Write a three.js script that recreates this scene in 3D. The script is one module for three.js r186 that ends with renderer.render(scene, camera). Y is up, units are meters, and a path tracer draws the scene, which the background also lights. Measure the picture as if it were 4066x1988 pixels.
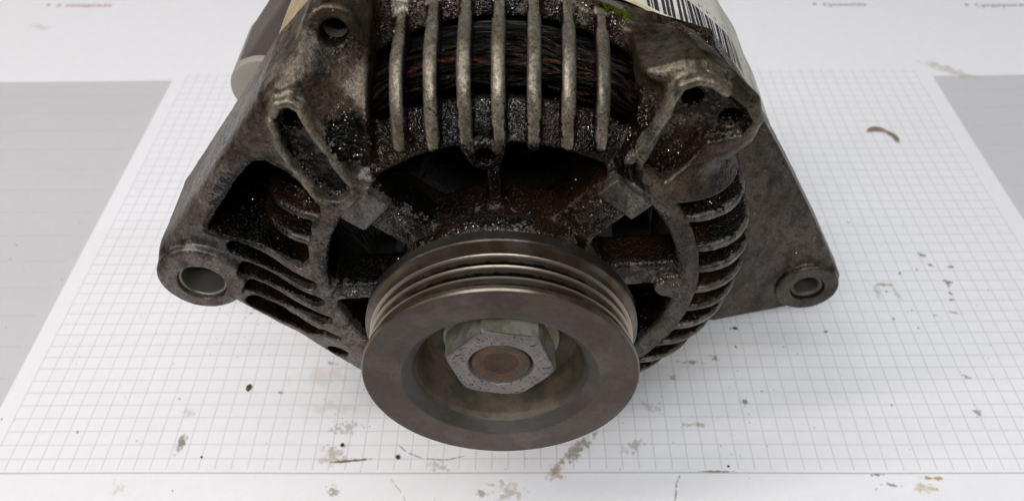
import * as THREE from 'three';
import { mergeGeometries, toCreasedNormals } from 'three/addons/utils/BufferGeometryUtils.js';
import { RectAreaLightUniformsLib } from 'three/addons/lights/RectAreaLightUniformsLib.js';

// ------------------------------------------------------------------ camera, lamps, exposure
const MM = 0.001;
const scene = new THREE.Scene();
scene.background = new THREE.Color(0x000000);
const camera = new THREE.PerspectiveCamera(32.67, 1024 / 500, 0.01, 10);
camera.position.set(5.77 * MM, 228.67 * MM, 138.6 * MM);
camera.rotation.set(-0.77185, 0.02048, -0.01842, 'YXZ');
camera.focus = 0.218;
camera.userData.fStop = 18;
const renderer = new THREE.WebGLRenderer({ antialias: true });
renderer.toneMapping = THREE.LinearToneMapping;
renderer.toneMappingExposure = 0.98;
renderer.shadowMap.enabled = true;
RectAreaLightUniformsLib.init();

function tag(o, label, category, group, kind) {
  if (label) o.userData.label = label;
  if (category) o.userData.category = category;
  if (group) o.userData.group = group;
  if (kind) o.userData.kind = kind;
  return o;
}
// a ceiling batten, or the added fill panel: a housing, a glowing diffuser and an area light of the same size just below it
function lamp(name, label, pos, target, w, h, color, intensity) {
  const g = new THREE.Group(); g.name = name; scene.add(g);
  g.position.set(...pos); g.lookAt(...target);            // +z towards the target
  const hs = new THREE.Mesh(new THREE.BoxGeometry(w + 0.04, h + 0.04, 0.05), new THREE.MeshStandardMaterial({ color: 0xd8d8d4, roughness: 0.6 }));
  hs.name = 'housing'; hs.position.z = -0.03; hs.castShadow = true; g.add(hs);
  const df = new THREE.Mesh(new THREE.BoxGeometry(w, h, 0.01), new THREE.MeshStandardMaterial({ color: 0xffffff, emissive: color, emissiveIntensity: 1.0, roughness: 0.8 }));
  df.name = 'diffuser'; df.position.z = 0; g.add(df);
  const l = new THREE.RectAreaLight(color, intensity, w, h); l.name = 'lamp_light';
  l.position.z = 0.012; l.rotation.y = Math.PI; g.add(l);   // a RectAreaLight shines along its own -z
  tag(g, label, 'lamp');
}
lamp('ceiling_lamp', 'long narrow warm white batten lamp up on the left side above the pad', [-0.9, 1.05, 0.2], [0, 0, -0.05], 0.09, 1.2, new THREE.Color(1, 0.87, 0.82), 18);
lamp('ceiling_lamp_001', 'long narrow cool white batten lamp up on the right side above the pad', [0.85, 1.2, -0.25], [0, 0, -0.05], 0.09, 1.2, new THREE.Color(0.74, 0.9, 1), 6);
lamp('ceiling_lamp_002', 'narrow neutral white batten lamp high in front of the alternator', [-0.08, 1.2, 0.95], [0, 0, -0.05], 1.2, 0.1, new THREE.Color(1, 0.98, 0.96), 31);
lamp('ceiling_lamp_003', 'wide soft white fill panel added out of view high above the alternator', [-0.35, 1.55, 0.2], [0, 0, -0.05], 2.0, 1.3, new THREE.Color(0.97, 0.985, 1), 0.62);  // unseen panel added as soft fill, standing in for the room's ambient light

// ------------------------------------------------------------------ noise and textures
let seed = 12345;
const rnd = () => { seed = (seed * 1664525 + 1013904223) >>> 0; return seed / 4294967296; };
const PERM = new Uint8Array(512), VAL = new Float32Array(256);
for (let i = 0; i < 256; i++) { PERM[i] = i; VAL[i] = rnd(); }
for (let i = 255; i > 0; i--) { const j = Math.floor(rnd() * (i + 1)), t = PERM[i]; PERM[i] = PERM[j]; PERM[j] = t; }
for (let i = 0; i < 256; i++) PERM[i + 256] = PERM[i];
function noise(x, y, z) {
  const xi = Math.floor(x), yi = Math.floor(y), zi = Math.floor(z);
  let u = x - xi, v = y - yi, w = z - zi; u = u * u * (3 - 2 * u); v = v * v * (3 - 2 * v); w = w * w * (3 - 2 * w);
  const X = xi & 255, Y = yi & 255, Z = zi & 255, X1 = (X + 1) & 255, Y1 = (Y + 1) & 255, Z1 = (Z + 1) & 255;
  const a = PERM[PERM[X] + Y], b = PERM[PERM[X1] + Y], c = PERM[PERM[X] + Y1], d = PERM[PERM[X1] + Y1];
  const l0 = VAL[PERM[a + Z]], l1 = VAL[PERM[b + Z]], l2 = VAL[PERM[c + Z]], l3 = VAL[PERM[d + Z]];
  const h0 = VAL[PERM[a + Z1]], h1 = VAL[PERM[b + Z1]], h2 = VAL[PERM[c + Z1]], h3 = VAL[PERM[d + Z1]];
  const p = l0 + (l1 - l0) * u, q = l2 + (l3 - l2) * u, r = h0 + (h1 - h0) * u, s = h2 + (h3 - h2) * u;
  const e = p + (q - p) * v, f = r + (s - r) * v;
  return e + (f - e) * w;
}
function fbm(x, y, z, n) { let s = 0, a = 0.5, t = 0; for (let i = 0; i < n; i++) { s += a * noise(x, y, z); t += a; a *= 0.5; x = x * 2.03 + 7.1; y = y * 2.03 + 3.7; z = z * 2.03 + 1.3; } return s / t; }
const sstep = (a, b, x) => { const t = Math.min(1, Math.max(0, (x - a) / (b - a))); return t * t * (3 - 2 * t); };
const clamp = (x, a, b) => Math.min(b, Math.max(a, x));
const mix = (a, b, t) => a + (b - a) * t;

// tileable 2D noise sheets (value noise on wrapped lattices)
function tileNoise(N, octaves) {
  const out = new Float32Array(N * N);
  for (const [cells, amp] of octaves) {
    const L = new Float32Array(cells * cells); for (let i = 0; i < L.length; i++) L[i] = rnd() - 0.5;
    const k = cells / N;
    for (let y = 0; y < N; y++) {
      const fy = y * k, y0 = Math.floor(fy), y1 = (y0 + 1) % cells; let v = fy - y0; v = v * v * (3 - 2 * v);
      for (let x = 0; x < N; x++) {
        const fx = x * k, x0 = Math.floor(fx), x1 = (x0 + 1) % cells; let u = fx - x0; u = u * u * (3 - 2 * u);
        const a = L[y0 * cells + x0], b = L[y0 * cells + x1], c = L[y1 * cells + x0], d = L[y1 * cells + x1];
        out[y * N + x] += amp * (a + (b - a) * u + (c + (d - c) * u - a - (b - a) * u) * v);
      }
    }
  }
  return out;
}
function dataTex(N, M, fn, srgb) {
  const d = new Uint8Array(N * M * 4);
  for (let y = 0; y < M; y++) for (let x = 0; x < N; x++) { const c = fn(x, y), i = (y * N + x) * 4; d[i] = clamp(c[0], 0, 255); d[i + 1] = clamp(c[1], 0, 255); d[i + 2] = clamp(c[2], 0, 255); d[i + 3] = 255; }
  const t = new THREE.DataTexture(d, N, M); t.wrapS = t.wrapT = THREE.RepeatWrapping; t.magFilter = THREE.LinearFilter; t.minFilter = THREE.LinearMipmapLinearFilter; t.generateMipmaps = true;
  if (srgb) t.colorSpace = THREE.SRGBColorSpace;
  t.needsUpdate = true; return t;
}
const TN = 1024;
const nCast = tileNoise(TN, [[48, 0.5], [110, 0.7], [260, 0.6]]);          // a sheet of 24 mm: grain 0.5, 0.2, 0.1 mm
const nOil = tileNoise(TN, [[30, 0.4], [72, 0.9], [140, 0.8]]);
const castBump = dataTex(TN, TN, (x, y) => { const v = 128 + 110 * nCast[y * TN + x]; return [v, v, v]; });
const oilBump = dataTex(TN, TN, (x, y) => { let v = nOil[y * TN + x]; v = 100 + 200 * Math.max(0, v - 0.1) + 120 * v; return [v, v, v]; });
const castRough = dataTex(TN, TN, (x, y) => { const v = 175 + 110 * nCast[(y * TN + x + 5555) % (TN * TN)]; return [0, v, 0]; });

const std = (o) => new THREE.MeshStandardMaterial(o);
const col = (r, g, b) => new THREE.Color().setRGB(r, g, b);
const castGrain = dataTex(TN, TN, (x, y) => { const a = nCast[y * TN + x], b = nCast[((y + 300) % TN) * TN + (x + 417) % TN]; let v = 205 + 110 * a; if (b > 0.34) v *= 0.42; if (b < -0.42) v = 255; return [v, v * 0.985, v * 0.97]; }, true);
const M = {
  cast: std({ vertexColors: true, map: castGrain, roughness: 0.52, metalness: 0.5, bumpMap: castBump, bumpScale: 0.0001, roughnessMap: castRough }),
  oil: new THREE.MeshPhysicalMaterial({ specularIntensity: 0.6, vertexColors: true, roughness: 0.13, metalness: 0.0, bumpMap: oilBump, bumpScale: 0.00022 }),  // black oil, also laid in recesses to deepen their shade
};

// ------------------------------------------------------------------ signed distances (millimetres, axis of the alternator = z, pulley face at z = 0)
const hyp = Math.hypot;
function smin(a, b, k) { const h = Math.max(k - Math.abs(a - b), 0) / k; return Math.min(a, b) - h * h * k * 0.25; }
function smax(a, b, k) { const h = Math.max(k - Math.abs(a - b), 0) / k; return Math.max(a, b) + h * h * k * 0.25; }
function cap2(x, y, ax, ay, bx, by) { const px = x - ax, py = y - ay, dx = bx - ax, dy = by - ay, h = clamp((px * dx + py * dy) / (dx * dx + dy * dy), 0, 1); return hyp(px - dx * h, py - dy * h); }
function cap3(x, y, z, a, b) { const px = x - a[0], py = y - a[1], pz = z - a[2], dx = b[0] - a[0], dy = b[1] - a[1], dz = b[2] - a[2], h = clamp((px * dx + py * dy + pz * dz) / (dx * dx + dy * dy + dz * dz), 0, 1); return hyp(px - dx * h, py - dy * h, pz - dz * h); }
function chain2(x, y, P) { let d = 1e9; for (let i = 0; i + 1 < P.length; i++) { const e = cap2(x, y, P[i][0], P[i][1], P[i + 1][0], P[i + 1][1]); if (e < d) d = e; } return d; }
function poly2(x, y, P) {
  let d = 1e18, s = 1; const n = P.length;
  for (let i = 0, j = n - 1; i < n; j = i, i++) {
    const ex = P[j][0] - P[i][0], ey = P[j][1] - P[i][1], wx = x - P[i][0], wy = y - P[i][1], h = clamp((wx * ex + wy * ey) / (ex * ex + ey * ey), 0, 1);
    const bx = wx - ex * h, by = wy - ey * h; d = Math.min(d, bx * bx + by * by);
    const c1 = y >= P[i][1], c2 = y < P[j][1], c3 = ex * wy > ey * wx; if ((c1 && c2 && c3) || (!c1 && !c2 && !c3)) s = -s;
  }
  return s * Math.sqrt(d);
}
function ext(d2, z, z0, z1, r) { const a = d2 + r, b = Math.abs(z - (z0 + z1) / 2) - Math.abs(z1 - z0) / 2 + r; return Math.min(Math.max(a, b), 0) + hyp(Math.max(a, 0), Math.max(b, 0)) - r; }
function bar(x, y, z, ang, r0, r1, hw, z0, z1, rd) { const c = Math.cos(ang), s = Math.sin(ang), u = x * c + y * s, v = -x * s + y * c; return ext(Math.max(Math.abs(u - (r0 + r1) / 2) - (r1 - r0) / 2, Math.abs(v) - hw), z, z0, z1, rd); }

const FLANGE = [[-38.5, 69.5], [-52, 56], [-66, 37.5], [-80, 19.5], [-88, 9.5], [-90, 2], [-87, -6], [-80.5, -9.5], [-73.5, -10.2], [-42.7, -41.4], [-26, -58], [0, -30], [0, 50], [-20, 64.5]];
const CORNER = [[20, 60], [34, 63.5], [39, 65], [44, 65], [50.5, 61.5], [57, 55], [59, 49], [57.5, 43], [53, 37.5], [20, 30]];
const POCKET = [[-56.1, 39.9], [-53.4, 39.9], [-50.3, 37.4], [-45.5, 33.7], [-42.5, 28.5], [-42.8, 24], [-46, 21], [-46.5, 17], [-48, 14], [-48.5, 9], [-51, 6], [-60, 12.6], [-67, 15], [-72.3, 17.6], [-72, 19.3], [-68.4, 24.8], [-64.8, 29.4], [-60.4, 35.6]];
const SLOTS = [[-67.2, 11.6, -50.4, 0.2, 2.1], [-66.2, 4.0, -49.6, -7, 2.1], [-66.4, -2.8, -48.6, -14.6, 2.1], [-67, -9.8, -53, -21, 2.6], [-50.3, -20.3, -46.8, -22.6, 1.2], [-48.2, -30.4, -47.4, -30.6, 2.6]];
const FINY = [23.2, 13, 5.3, -2.6, -10, -18, -25.4, -33.8, -42];
const LFIN = [[-42, 22.4, -58, 25.5], [-46, 14, -60, 18.5]];
const RIBX = [-22.2, -14.6, -7.2, 0.3, 8.1, 15.7, 23.4];
const LR1 = [[-48, 54.5], [-46.6, 57], [-44.2, 57.6], [-42, 56], [-40.8, 50.7], [-38.6, 45.3], [-36.2, 40.7], [-34, 36]];
const LR2 = [[-49.2, 52], [-48.6, 48.4], [-48.2, 42.9], [-46.4, 38.3], [-44, 33.5], [-40.6, 28]];
const LREC = [[-45.2, 51], [-44.2, 45], [-41.5, 38.5], [-38.4, 33.2]];
const RR1 = [[29.3, 40.5], [32.4, 45], [34.3, 49.3], [36.1, 53.6], [36.9, 57.6], [38.5, 61], [41.7, 62.4], [44.8, 61.8], [48, 59.4]];
const RR2 = [[38.2, 33.5], [41.1, 37.2], [43.7, 41.8], [45.2, 45.4]];
const RREC = [[32.5, 39.5], [35.5, 46], [38, 55], [40, 60], [43, 60.4], [48, 58], [53.5, 53], [55.6, 49.5], [54, 46.2], [50, 45], [46.5, 44.5], [42.5, 39], [38, 35]];
const EAR = [[30, 58], [52, 50.5], [63, 36], [77.4, 13.3], [91, -9.7], [99.6, -25.1], [103.6, -32.5], [104.2, -39], [101, -45.2], [92.3, -46.4], [68, -54.3], [40, -52], [20, 0]];
const deg = Math.PI / 180;
const PADS = [[138 * deg, 38.8, 45.6, 5.4], [47.6 * deg, 39.6, 46.2, 5.9]];
function domeD(r, z) { const a = r - 50, b = z + 44.7; return Math.min(Math.max(a, b), 0) + hyp(Math.max(a, 0), Math.max(b, 0)) - 15; }

function bracket(x, y, z) {
  const r = hyp(x, y), dome = domeD(r, z);
  let f = dome;
  if (x < 2) {
    let fl = ext(poly2(x, y, FLANGE), z, -63, -31, 3);
    const s = 0.608 * x + 0.794 * y - 19; fl = smax(fl, (z + 31 + 1.15 * Math.max(0, s)) * 0.75, 5);
    f = smin(f, fl, 3);
    f = smin(f, ext(hyp(x + 35, y - 66.3) - 6, z, -60, -44.5, 1), 4);
    f = smin(f, ext(hyp(x + 78.2, y - 1.8) - 11.2, z, -63, -30, 1.2), 1.5);
  } else if (y > 10) f = smin(f, ext(poly2(x, y, CORNER) + 0.29 * Math.max(0, -35 - z), z, -64, -33, 3.5) * 0.95, 4);
  f = Math.max(f, -66 - z);
  // hollow inside and the recess behind the pulley
  f = smax(f, -smax(Math.max(dome + 5, -72 - z), z + 41, 2), 1);
  f = smax(f, -Math.max(r - 44.9, -60 - z), 1.6);
  // openings between the ribs at the top
  if (y > 20 && Math.abs(x) < 36) {
    const floor = (Math.min(45.6 + 1.12 * (-32.6 - z), 52.6) - r) * 0.66, end = (-59.8 + 0.004 * x * x - 0.55 * (r - 60) - z) * 0.85;
    let w = Math.abs(x - 1.3) - 29.6; w = smax(smax(w, floor, 2.5), end, 3);
    let rib = 1e9; for (const X of RIBX) rib = Math.min(rib, Math.abs(x - X * (1 + 0.0016 * (-45 - z))) - 1.55);
    const rd = smax(smax(rib, dome - 0.25, 1.5), 44 - y, 2);
    f = smax(f, -w, 1.2);
    f = smin(f, Math.max(rd, -62 - z), 1.0);
  }
  // gaps between the cooling fins, right
  if (x > 30 && y < 34) {
    for (let i = 0; i < FINY.length; i++) {
      const y1 = FINY[i] + 1.15, y0 = i ? FINY[i - 1] - 1.15 : 28.5, m = (y1 + y0) / 2, h = (y0 - y1) / 2;
      if (y < y1 - 5 || y > y0 + 5) continue;
      const slit = ext(Math.max(Math.abs(y - m) - h, 50.4 - r), z, -58, 0, 1.2);
      f = smax(f, -slit, 0.8);
    }
  }
  // left: the three-cornered opening, the slanted slots
  if (x < -30) {
    let p = ext(poly2(x, y, POCKET), z, -57, 0, 1.2);
    let lf = 1e9; for (const q of LFIN) { const dx = q[2] - q[0], dy = q[3] - q[1], L = hyp(dx, dy); lf = Math.min(lf, Math.abs(((x - q[0]) * dy - (y - q[1]) * dx) / L) - 1.3); }
    lf = smax(smax(lf, dome + 1.2, 1.5), r - 64, 2);
    p = smax(p, -lf, 1.2);
    f = smax(f, -p, 0.7);
    for (const q of SLOTS) { const d = ext(cap2(x, y, q[0], q[1], q[2], q[3]) - q[4], z, -70, 0, 0.5); if (d < 4) f = smax(f, -d, 0.6); }
  }
  // hub and spokes
  if (r < 52) {
    const h = ext(r - 26.2, z, -41.5, -23.5, 2.2);
    let s = bar(x, y, z, 138 * deg, 10, 46, 5.4, -43, -30.4, 0.9);
    s = Math.min(s, bar(x, y, z, 48 * deg, 10, 46, 6.2, -43, -30.4, 0.9));
    s = Math.min(s, bar(x, y, z, 3.5 * deg, 10, 48, 4.2, -42, -31, 1.4));
    s = Math.min(s, bar(x, y, z, 185.5 * deg, 10, 48, 3, -42, -30.4, 1.2));
    s = Math.min(s, bar(x, y, z, -50 * deg, 10, 48, 4, -50, -31, 1.6));
    s = Math.min(s, bar(x, y, z, -105 * deg, 10, 48, 4, -50, -31, 1.6));
    s = Math.min(s, bar(x, y, z, 92 * deg, 10, 46, 1.5, -46, -32, 1));
    s = Math.min(s, ext(hyp(x + 2.9, y - 43.4) - 4.2, z, -42, -29.6, 1));
    s = Math.min(s, ext(hyp(x - 43.5, y + 1) - 4.2, z, -42, -29.4, 1));
    f = smin(f, smin(h, s, 2.5), 1.6);
    for (const p of PADS) f = smin(f, bar(x, y, z, p[0], p[1], p[2], p[3], -36, -27.6, 0.3), 0.4);
  }
  // bolt bosses: raised walls, hollows and grooves beside them
  if (x < -26 && y > 20) {
    f = smax(f, -(cap3(x, y, z, [-37, 56.5, -33.5], [-30, 40.5, -29.4]) - 3.6), 3);
    f = smax(f, -ext(chain2(x, y, LREC) - 3.6, z, -33.4 - 0.06 * (y - 33), -10, 1.5), 1.2);
    f = smin(f, ext(chain2(x, y, LR1) - 1.1, z, -42, -30.0, 1.0), 1.0);
    f = smin(f, ext(chain2(x, y, LR2) - 0.95, z, -42, -30.6, 0.9), 1.0);
    f = smax(f, -ext(hyp(x + 45.0, y - 50.6) - 2.4, z, -60, 0, 0.3), 0.5);
  }
  if (x > 24 && y > 20) {
    f = smax(f, -(cap3(x, y, z, [26.5, 42.5, -29.5], [32, 56.5, -34.5]) - 3.6), 3);
    f = smax(f, -ext(poly2(x, y, RREC), z, -35.6 + 0.1 * Math.max(0, x - 46), -10, 1.6), 1.2);
    f = smin(f, ext(chain2(x, y, RR1) - 1.15, z, -42, -30.0, 1.1), 1.1);
    f = smin(f, ext(chain2(x, y, RR2) - 0.8, z, -42, -34, 0.8), 1.2);
    f = smax(f, -ext(hyp(x - 42.2, y - 54.8) - 2.3, z, -60, 0, 0.3), 0.5);
    f = smax(f, -ext(hyp(x - 51.2, y - 49.6) - 2.4, z, -46, 0, 0.3), 0.8);
  }
  // mounting ear
  if (x > 15 && z < -50) {
    let e = ext(poly2(x, y, EAR), z, -70, -60.5, 1.5);
    e = smin(e, ext(hyp(x - 93.7, y + 35.7) - 9.6, z, -70, -58.6, 0.7), 1);
    e = Math.max(e, -(hyp(x - 93.7, y + 35.7) - 5.2));
    e = Math.max(e, 52 - r);
    f = smin(f, e, 1.5);
  }
  // drilled holes
  if (x < -60) f = Math.max(f, -(hyp(x + 78.2, y - 0.6) - 6.3));
  if (y > 50 && x < -25) f = smax(f, -ext(hyp(x + 35, y - 66.3) - 2.9, z, -58, -20, 0.3), 0.6);
  if (r < 52 && y > 30) { f = smax(f, -ext(hyp(x + 2.9, y - 43.4) - 2.2, z, -46, 0, 0.3), 0.5); f = smax(f, -ext(hyp(x + 23.2, y - 21.2) - 1.9, z, -42, 0, 0.3), 0.5); }
  return f;
}
// cast skin: lumps of grime and a slight waviness
function bracketSkin(x, y, z) {
  const d = bracket(x, y, z);
  if (d > 3 || d < -3) return d;
  const q = z > -29.2 && hyp(x, y) > 38 ? 0.25 : (y > 46 && Math.abs(x) < 26 && z > -62) ? 0.55 : 1;
  return d - q * 0.26 * (fbm(x * 0.16, y * 0.16, z * 0.16, 2) - 0.5) - q * 0.18 * (fbm(x * 0.75 + 9, y * 0.75, z * 0.75, 2) - 0.5);
}

// ------------------------------------------------------------------ naive surface nets over sparse blocks
function surfaceNet(f, lo, hi, h) {
  const nx = Math.ceil((hi[0] - lo[0]) / h) + 1, ny = Math.ceil((hi[1] - lo[1]) / h) + 1, nz = Math.ceil((hi[2] - lo[2]) / h) + 1;
  const F = new Float32Array(nx * ny * nz).fill(9), B = 6, at = (i, j, k) => (k * ny + j) * nx + i;
  const half = B * h / 2, reach = Math.sqrt(3) * half * 1.25 + 1.0;
  for (let k = 0; k < nz; k += B) for (let j = 0; j < ny; j += B) for (let i = 0; i < nx; i += B) {
    const c = f(lo[0] + i * h + half, lo[1] + j * h + half, lo[2] + k * h + half);
    const far = Math.abs(c) > reach;
    for (let kk = k; kk < Math.min(k + B, nz); kk++) for (let jj = j; jj < Math.min(j + B, ny); jj++) for (let ii = i; ii < Math.min(i + B, nx); ii++)
      F[at(ii, jj, kk)] = far ? c : f(lo[0] + ii * h, lo[1] + jj * h, lo[2] + kk * h);
  }
  const id = new Int32Array(nx * ny * nz).fill(-1), P = [], C = [0, 1, nx, nx + 1, nx * ny, nx * ny + 1, nx * ny + nx, nx * ny + nx + 1];
  const E = [[0, 1], [2, 3], [4, 5], [6, 7], [0, 2], [1, 3], [4, 6], [5, 7], [0, 4], [1, 5], [2, 6], [3, 7]];
  for (let k = 0; k < nz - 1; k++) for (let j = 0; j < ny - 1; j++) for (let i = 0; i < nx - 1; i++) {
    const b = at(i, j, k); let m = 0; for (let c = 0; c < 8; c++) if (F[b + C[c]] < 0) m |= 1 << c;
    if (m === 0 || m === 255) continue;
    let sx = 0, sy = 0, sz = 0, n = 0;
    for (const [p, q] of E) {
      if (((m >> p) & 1) === ((m >> q) & 1)) continue;
      const a = F[b + C[p]], t = a / (a - F[b + C[q]]);
      sx += (p & 1) + t * ((q & 1) - (p & 1)); sy += ((p >> 1) & 1) + t * (((q >> 1) & 1) - ((p >> 1) & 1)); sz += (p >> 2) + t * ((q >> 2) - (p >> 2)); n++;
    }
    id[b] = P.length / 3; P.push(lo[0] + (i + sx / n) * h, lo[1] + (j + sy / n) * h, lo[2] + (k + sz / n) * h);
  }
  const T = [];
  const quad = (a, b, c, d, flip) => { if (a < 0 || b < 0 || c < 0 || d < 0) return; flip ? T.push(a, c, b, b, c, d) : T.push(a, b, c, c, b, d); };
  for (let k = 1; k < nz - 1; k++) for (let j = 1; j < ny - 1; j++) for (let i = 1; i < nx - 1; i++) {
    const b = at(i, j, k), s = F[b] < 0;
    if (s !== F[b + 1] < 0) quad(id[b - nx - nx * ny], id[b - nx * ny], id[b - nx], id[b], !s);
    if (s !== F[b + nx] < 0) quad(id[b - 1 - nx * ny], id[b - 1], id[b - nx * ny], id[b], !s);
    if (s !== F[b + nx * ny] < 0) quad(id[b - 1 - nx], id[b - nx], id[b - 1], id[b], !s);
  }
  // pull the vertices onto the surface; normals from the gradient
  const n = P.length / 3, N = new Float32Array(n * 3), e = h * 0.45;
  for (let v = 0; v < n; v++) {
    let x = P[v * 3], y = P[v * 3 + 1], z = P[v * 3 + 2];
    const d = f(x, y, z);
    let gx = f(x + e, y, z) - f(x - e, y, z), gy = f(x, y + e, z) - f(x, y - e, z), gz = f(x, y, z + e) - f(x, y, z - e); const L = hyp(gx, gy, gz) || 1; gx /= L; gy /= L; gz /= L;
    const st = clamp(d, -0.3 * h, 0.3 * h); P[v * 3] = x - gx * st; P[v * 3 + 1] = y - gy * st; P[v * 3 + 2] = z - gz * st;
    N[v * 3] = gx; N[v * 3 + 1] = gy; N[v * 3 + 2] = gz;
  }
  return { P, N, T };
}
// meshes for named pieces out of one net: piece(x,y,z) -> key, wet(x,y,z) -> true for the oily material; uv by the main direction of each face (24 mm a sheet)
function netMeshes(net, piece, wet, colour, mats, toLocal) {
  const { P, N, T } = net, out = new Map();
  const nv = P.length / 3, C = new Float32Array(nv * 3), W = new Uint8Array(nv);
  for (let v = 0; v < nv; v++) { const p = [P[v * 3], P[v * 3 + 1], P[v * 3 + 2]]; W[v] = wet(...p, N[v * 3], N[v * 3 + 1], N[v * 3 + 2]) ? 1 : 0; const c = colour(...p, W[v], N[v * 3], N[v * 3 + 1], N[v * 3 + 2]); C[v * 3] = c[0]; C[v * 3 + 1] = c[1]; C[v * 3 + 2] = c[2]; }
  for (let t = 0; t < T.length; t += 3) {
    const a = T[t], b = T[t + 1], c = T[t + 2];
    const k = piece((P[a * 3] + P[b * 3] + P[c * 3]) / 3, (P[a * 3 + 1] + P[b * 3 + 1] + P[c * 3 + 1]) / 3, (P[a * 3 + 2] + P[b * 3 + 2] + P[c * 3 + 2]) / 3);
    let o = out.get(k); if (!o) out.set(k, o = { map: [new Map(), new Map(), new Map()], pos: [], nor: [], col: [], uv: [], idx: [[], []] });
    const nx = Math.abs(N[a * 3] + N[b * 3] + N[c * 3]), ny = Math.abs(N[a * 3 + 1] + N[b * 3 + 1] + N[c * 3 + 1]), nz = Math.abs(N[a * 3 + 2] + N[b * 3 + 2] + N[c * 3 + 2]);
    const ax = nx > ny && nx > nz ? 0 : ny > nz ? 1 : 2, m = W[a] + W[b] + W[c] > 1 ? 1 : 0;
    for (const v of [a, b, c]) {
      let w = o.map[ax].get(v);
      if (w === undefined) {
        w = o.pos.length / 3; o.map[ax].set(v, w);
        const q = toLocal(P[v * 3], P[v * 3 + 1], P[v * 3 + 2]); o.pos.push(...q); o.nor.push(N[v * 3], N[v * 3 + 1], N[v * 3 + 2]); o.col.push(C[v * 3], C[v * 3 + 1], C[v * 3 + 2]);
        const u = ax === 0 ? P[v * 3 + 1] : P[v * 3], vv = ax === 2 ? P[v * 3 + 1] : P[v * 3 + 2]; o.uv.push(u / 24, vv / 24);
      }
      o.idx[m].push(w);
    }
  }
  const res = new Map();
  for (const [k, o] of out) {
    const g = new THREE.BufferGeometry();
    g.setAttribute('position', new THREE.Float32BufferAttribute(o.pos, 3)); g.setAttribute('normal', new THREE.Float32BufferAttribute(o.nor, 3));
    g.setAttribute('color', new THREE.Float32BufferAttribute(o.col, 3)); g.setAttribute('uv', new THREE.Float32BufferAttribute(o.uv, 2));
    const all = new Uint32Array(o.idx[0].length + o.idx[1].length); all.set(o.idx[0]); all.set(o.idx[1], o.idx[0].length); g.setIndex(new THREE.BufferAttribute(all, 1));
    if (o.idx[0].length) g.addGroup(0, o.idx[0].length, 0);
    if (o.idx[1].length) g.addGroup(o.idx[0].length, o.idx[1].length, 1);
    res.set(k, new THREE.Mesh(g, mats));
  }
  return res;
}

// ------------------------------------------------------------------ the alternator: group at its base on the pad, tilted as it rests
const alt = new THREE.Group(); alt.name = 'alternator'; scene.add(alt);
const TILT = 2.4726 * deg, BASE = [0, 0.5, -55];                     // mm, world
alt.position.set(BASE[0] * MM, BASE[1] * MM, BASE[2] * MM); alt.rotation.x = TILT;
tag(alt, 'greasy used car alternator with ribbed cast housing and grooved pulley, lying on the grid pad', 'alternator');
const cT = Math.cos(TILT), sT = Math.sin(TILT), cw = [0, 66.906 - BASE[1], 16.196 - BASE[2]];
const OFF = [0, cw[1] * cT + cw[2] * sT, -cw[1] * sT + cw[2] * cT];   // pulley face centre in the group's frame
const toLocal = (x, y, z) => [(x + OFF[0]) * MM, (y + OFF[1]) * MM, (z + OFF[2]) * MM];
function part(name, geo, mat, parent, label) { const m = new THREE.Mesh(geo, mat); m.name = name; m.castShadow = m.receiveShadow = true; (parent || alt).add(m); if (label) m.userData.label = label; return m; }
const place = (g) => { g.scale(MM, MM, MM); g.translate(OFF[0] * MM, OFF[1] * MM, OFF[2] * MM); return g; };

// lathe round the alternator's axis (points: radius, z)
function lathe(P, seg, cx = 0, cy = 0) { const g = new THREE.LatheGeometry(P.map((p) => new THREE.Vector2(Math.max(p[0], 1e-4), p[1])), seg); g.rotateX(Math.PI / 2); g.translate(cx, cy, 0); return g; }

const net = surfaceNet(bracketSkin, [-96, -70, -74], [110, 76, -22], 0.46);
const slotLine = (q, x, y) => ((x - q[0]) * (q[3] - q[1]) - (y - q[1]) * (q[2] - q[0])) / hyp(q[2] - q[0], q[3] - q[1]);
function pieceOf(x, y, z) {
  const r = hyp(x, y);
  for (let i = 0; i < 2; i++) { const p = PADS[i], c = Math.cos(p[0]), s = Math.sin(p[0]), u = x * c + y * s, v = -x * s + y * c; if (z > -30.2 && u > p[1] - 0.6 && u < p[2] + 0.6 && Math.abs(v) < p[3] + 0.6) return 'clamp_pad' + i; }
  if (y > 40 && Math.abs(x) < 26 && r > 48 && z > -62) for (let i = 0; i < 7; i++) if (Math.abs(x - RIBX[i] * (1 + 0.0016 * (-45 - z))) < 1.75 && domeD(r, z) > -9) return 'vent_rib' + i;
  if (x > 40 && r > 50.6 && z > -56 && y < 26) for (let i = 0; i < FINY.length; i++) if (Math.abs(y - FINY[i]) < 1.5 && domeD(r, z) > -7) return 'cooling_fin' + i;
  if (x < -48 && x > -67 && z > -58) for (let i = 0; i < 3; i++) { const a = slotLine(SLOTS[i], x, y), b = slotLine(SLOTS[i + 1], x, y); if (Math.abs(a) > 1.6 && Math.abs(b) > 1.6 && a * b < 0 && Math.abs(a) + Math.abs(b) < 9) return 'slot_rib' + i; }
  if (x > 60 && r > 68 && z < -57) return 'mounting_ear0';
  return 'bracket';
}
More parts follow.
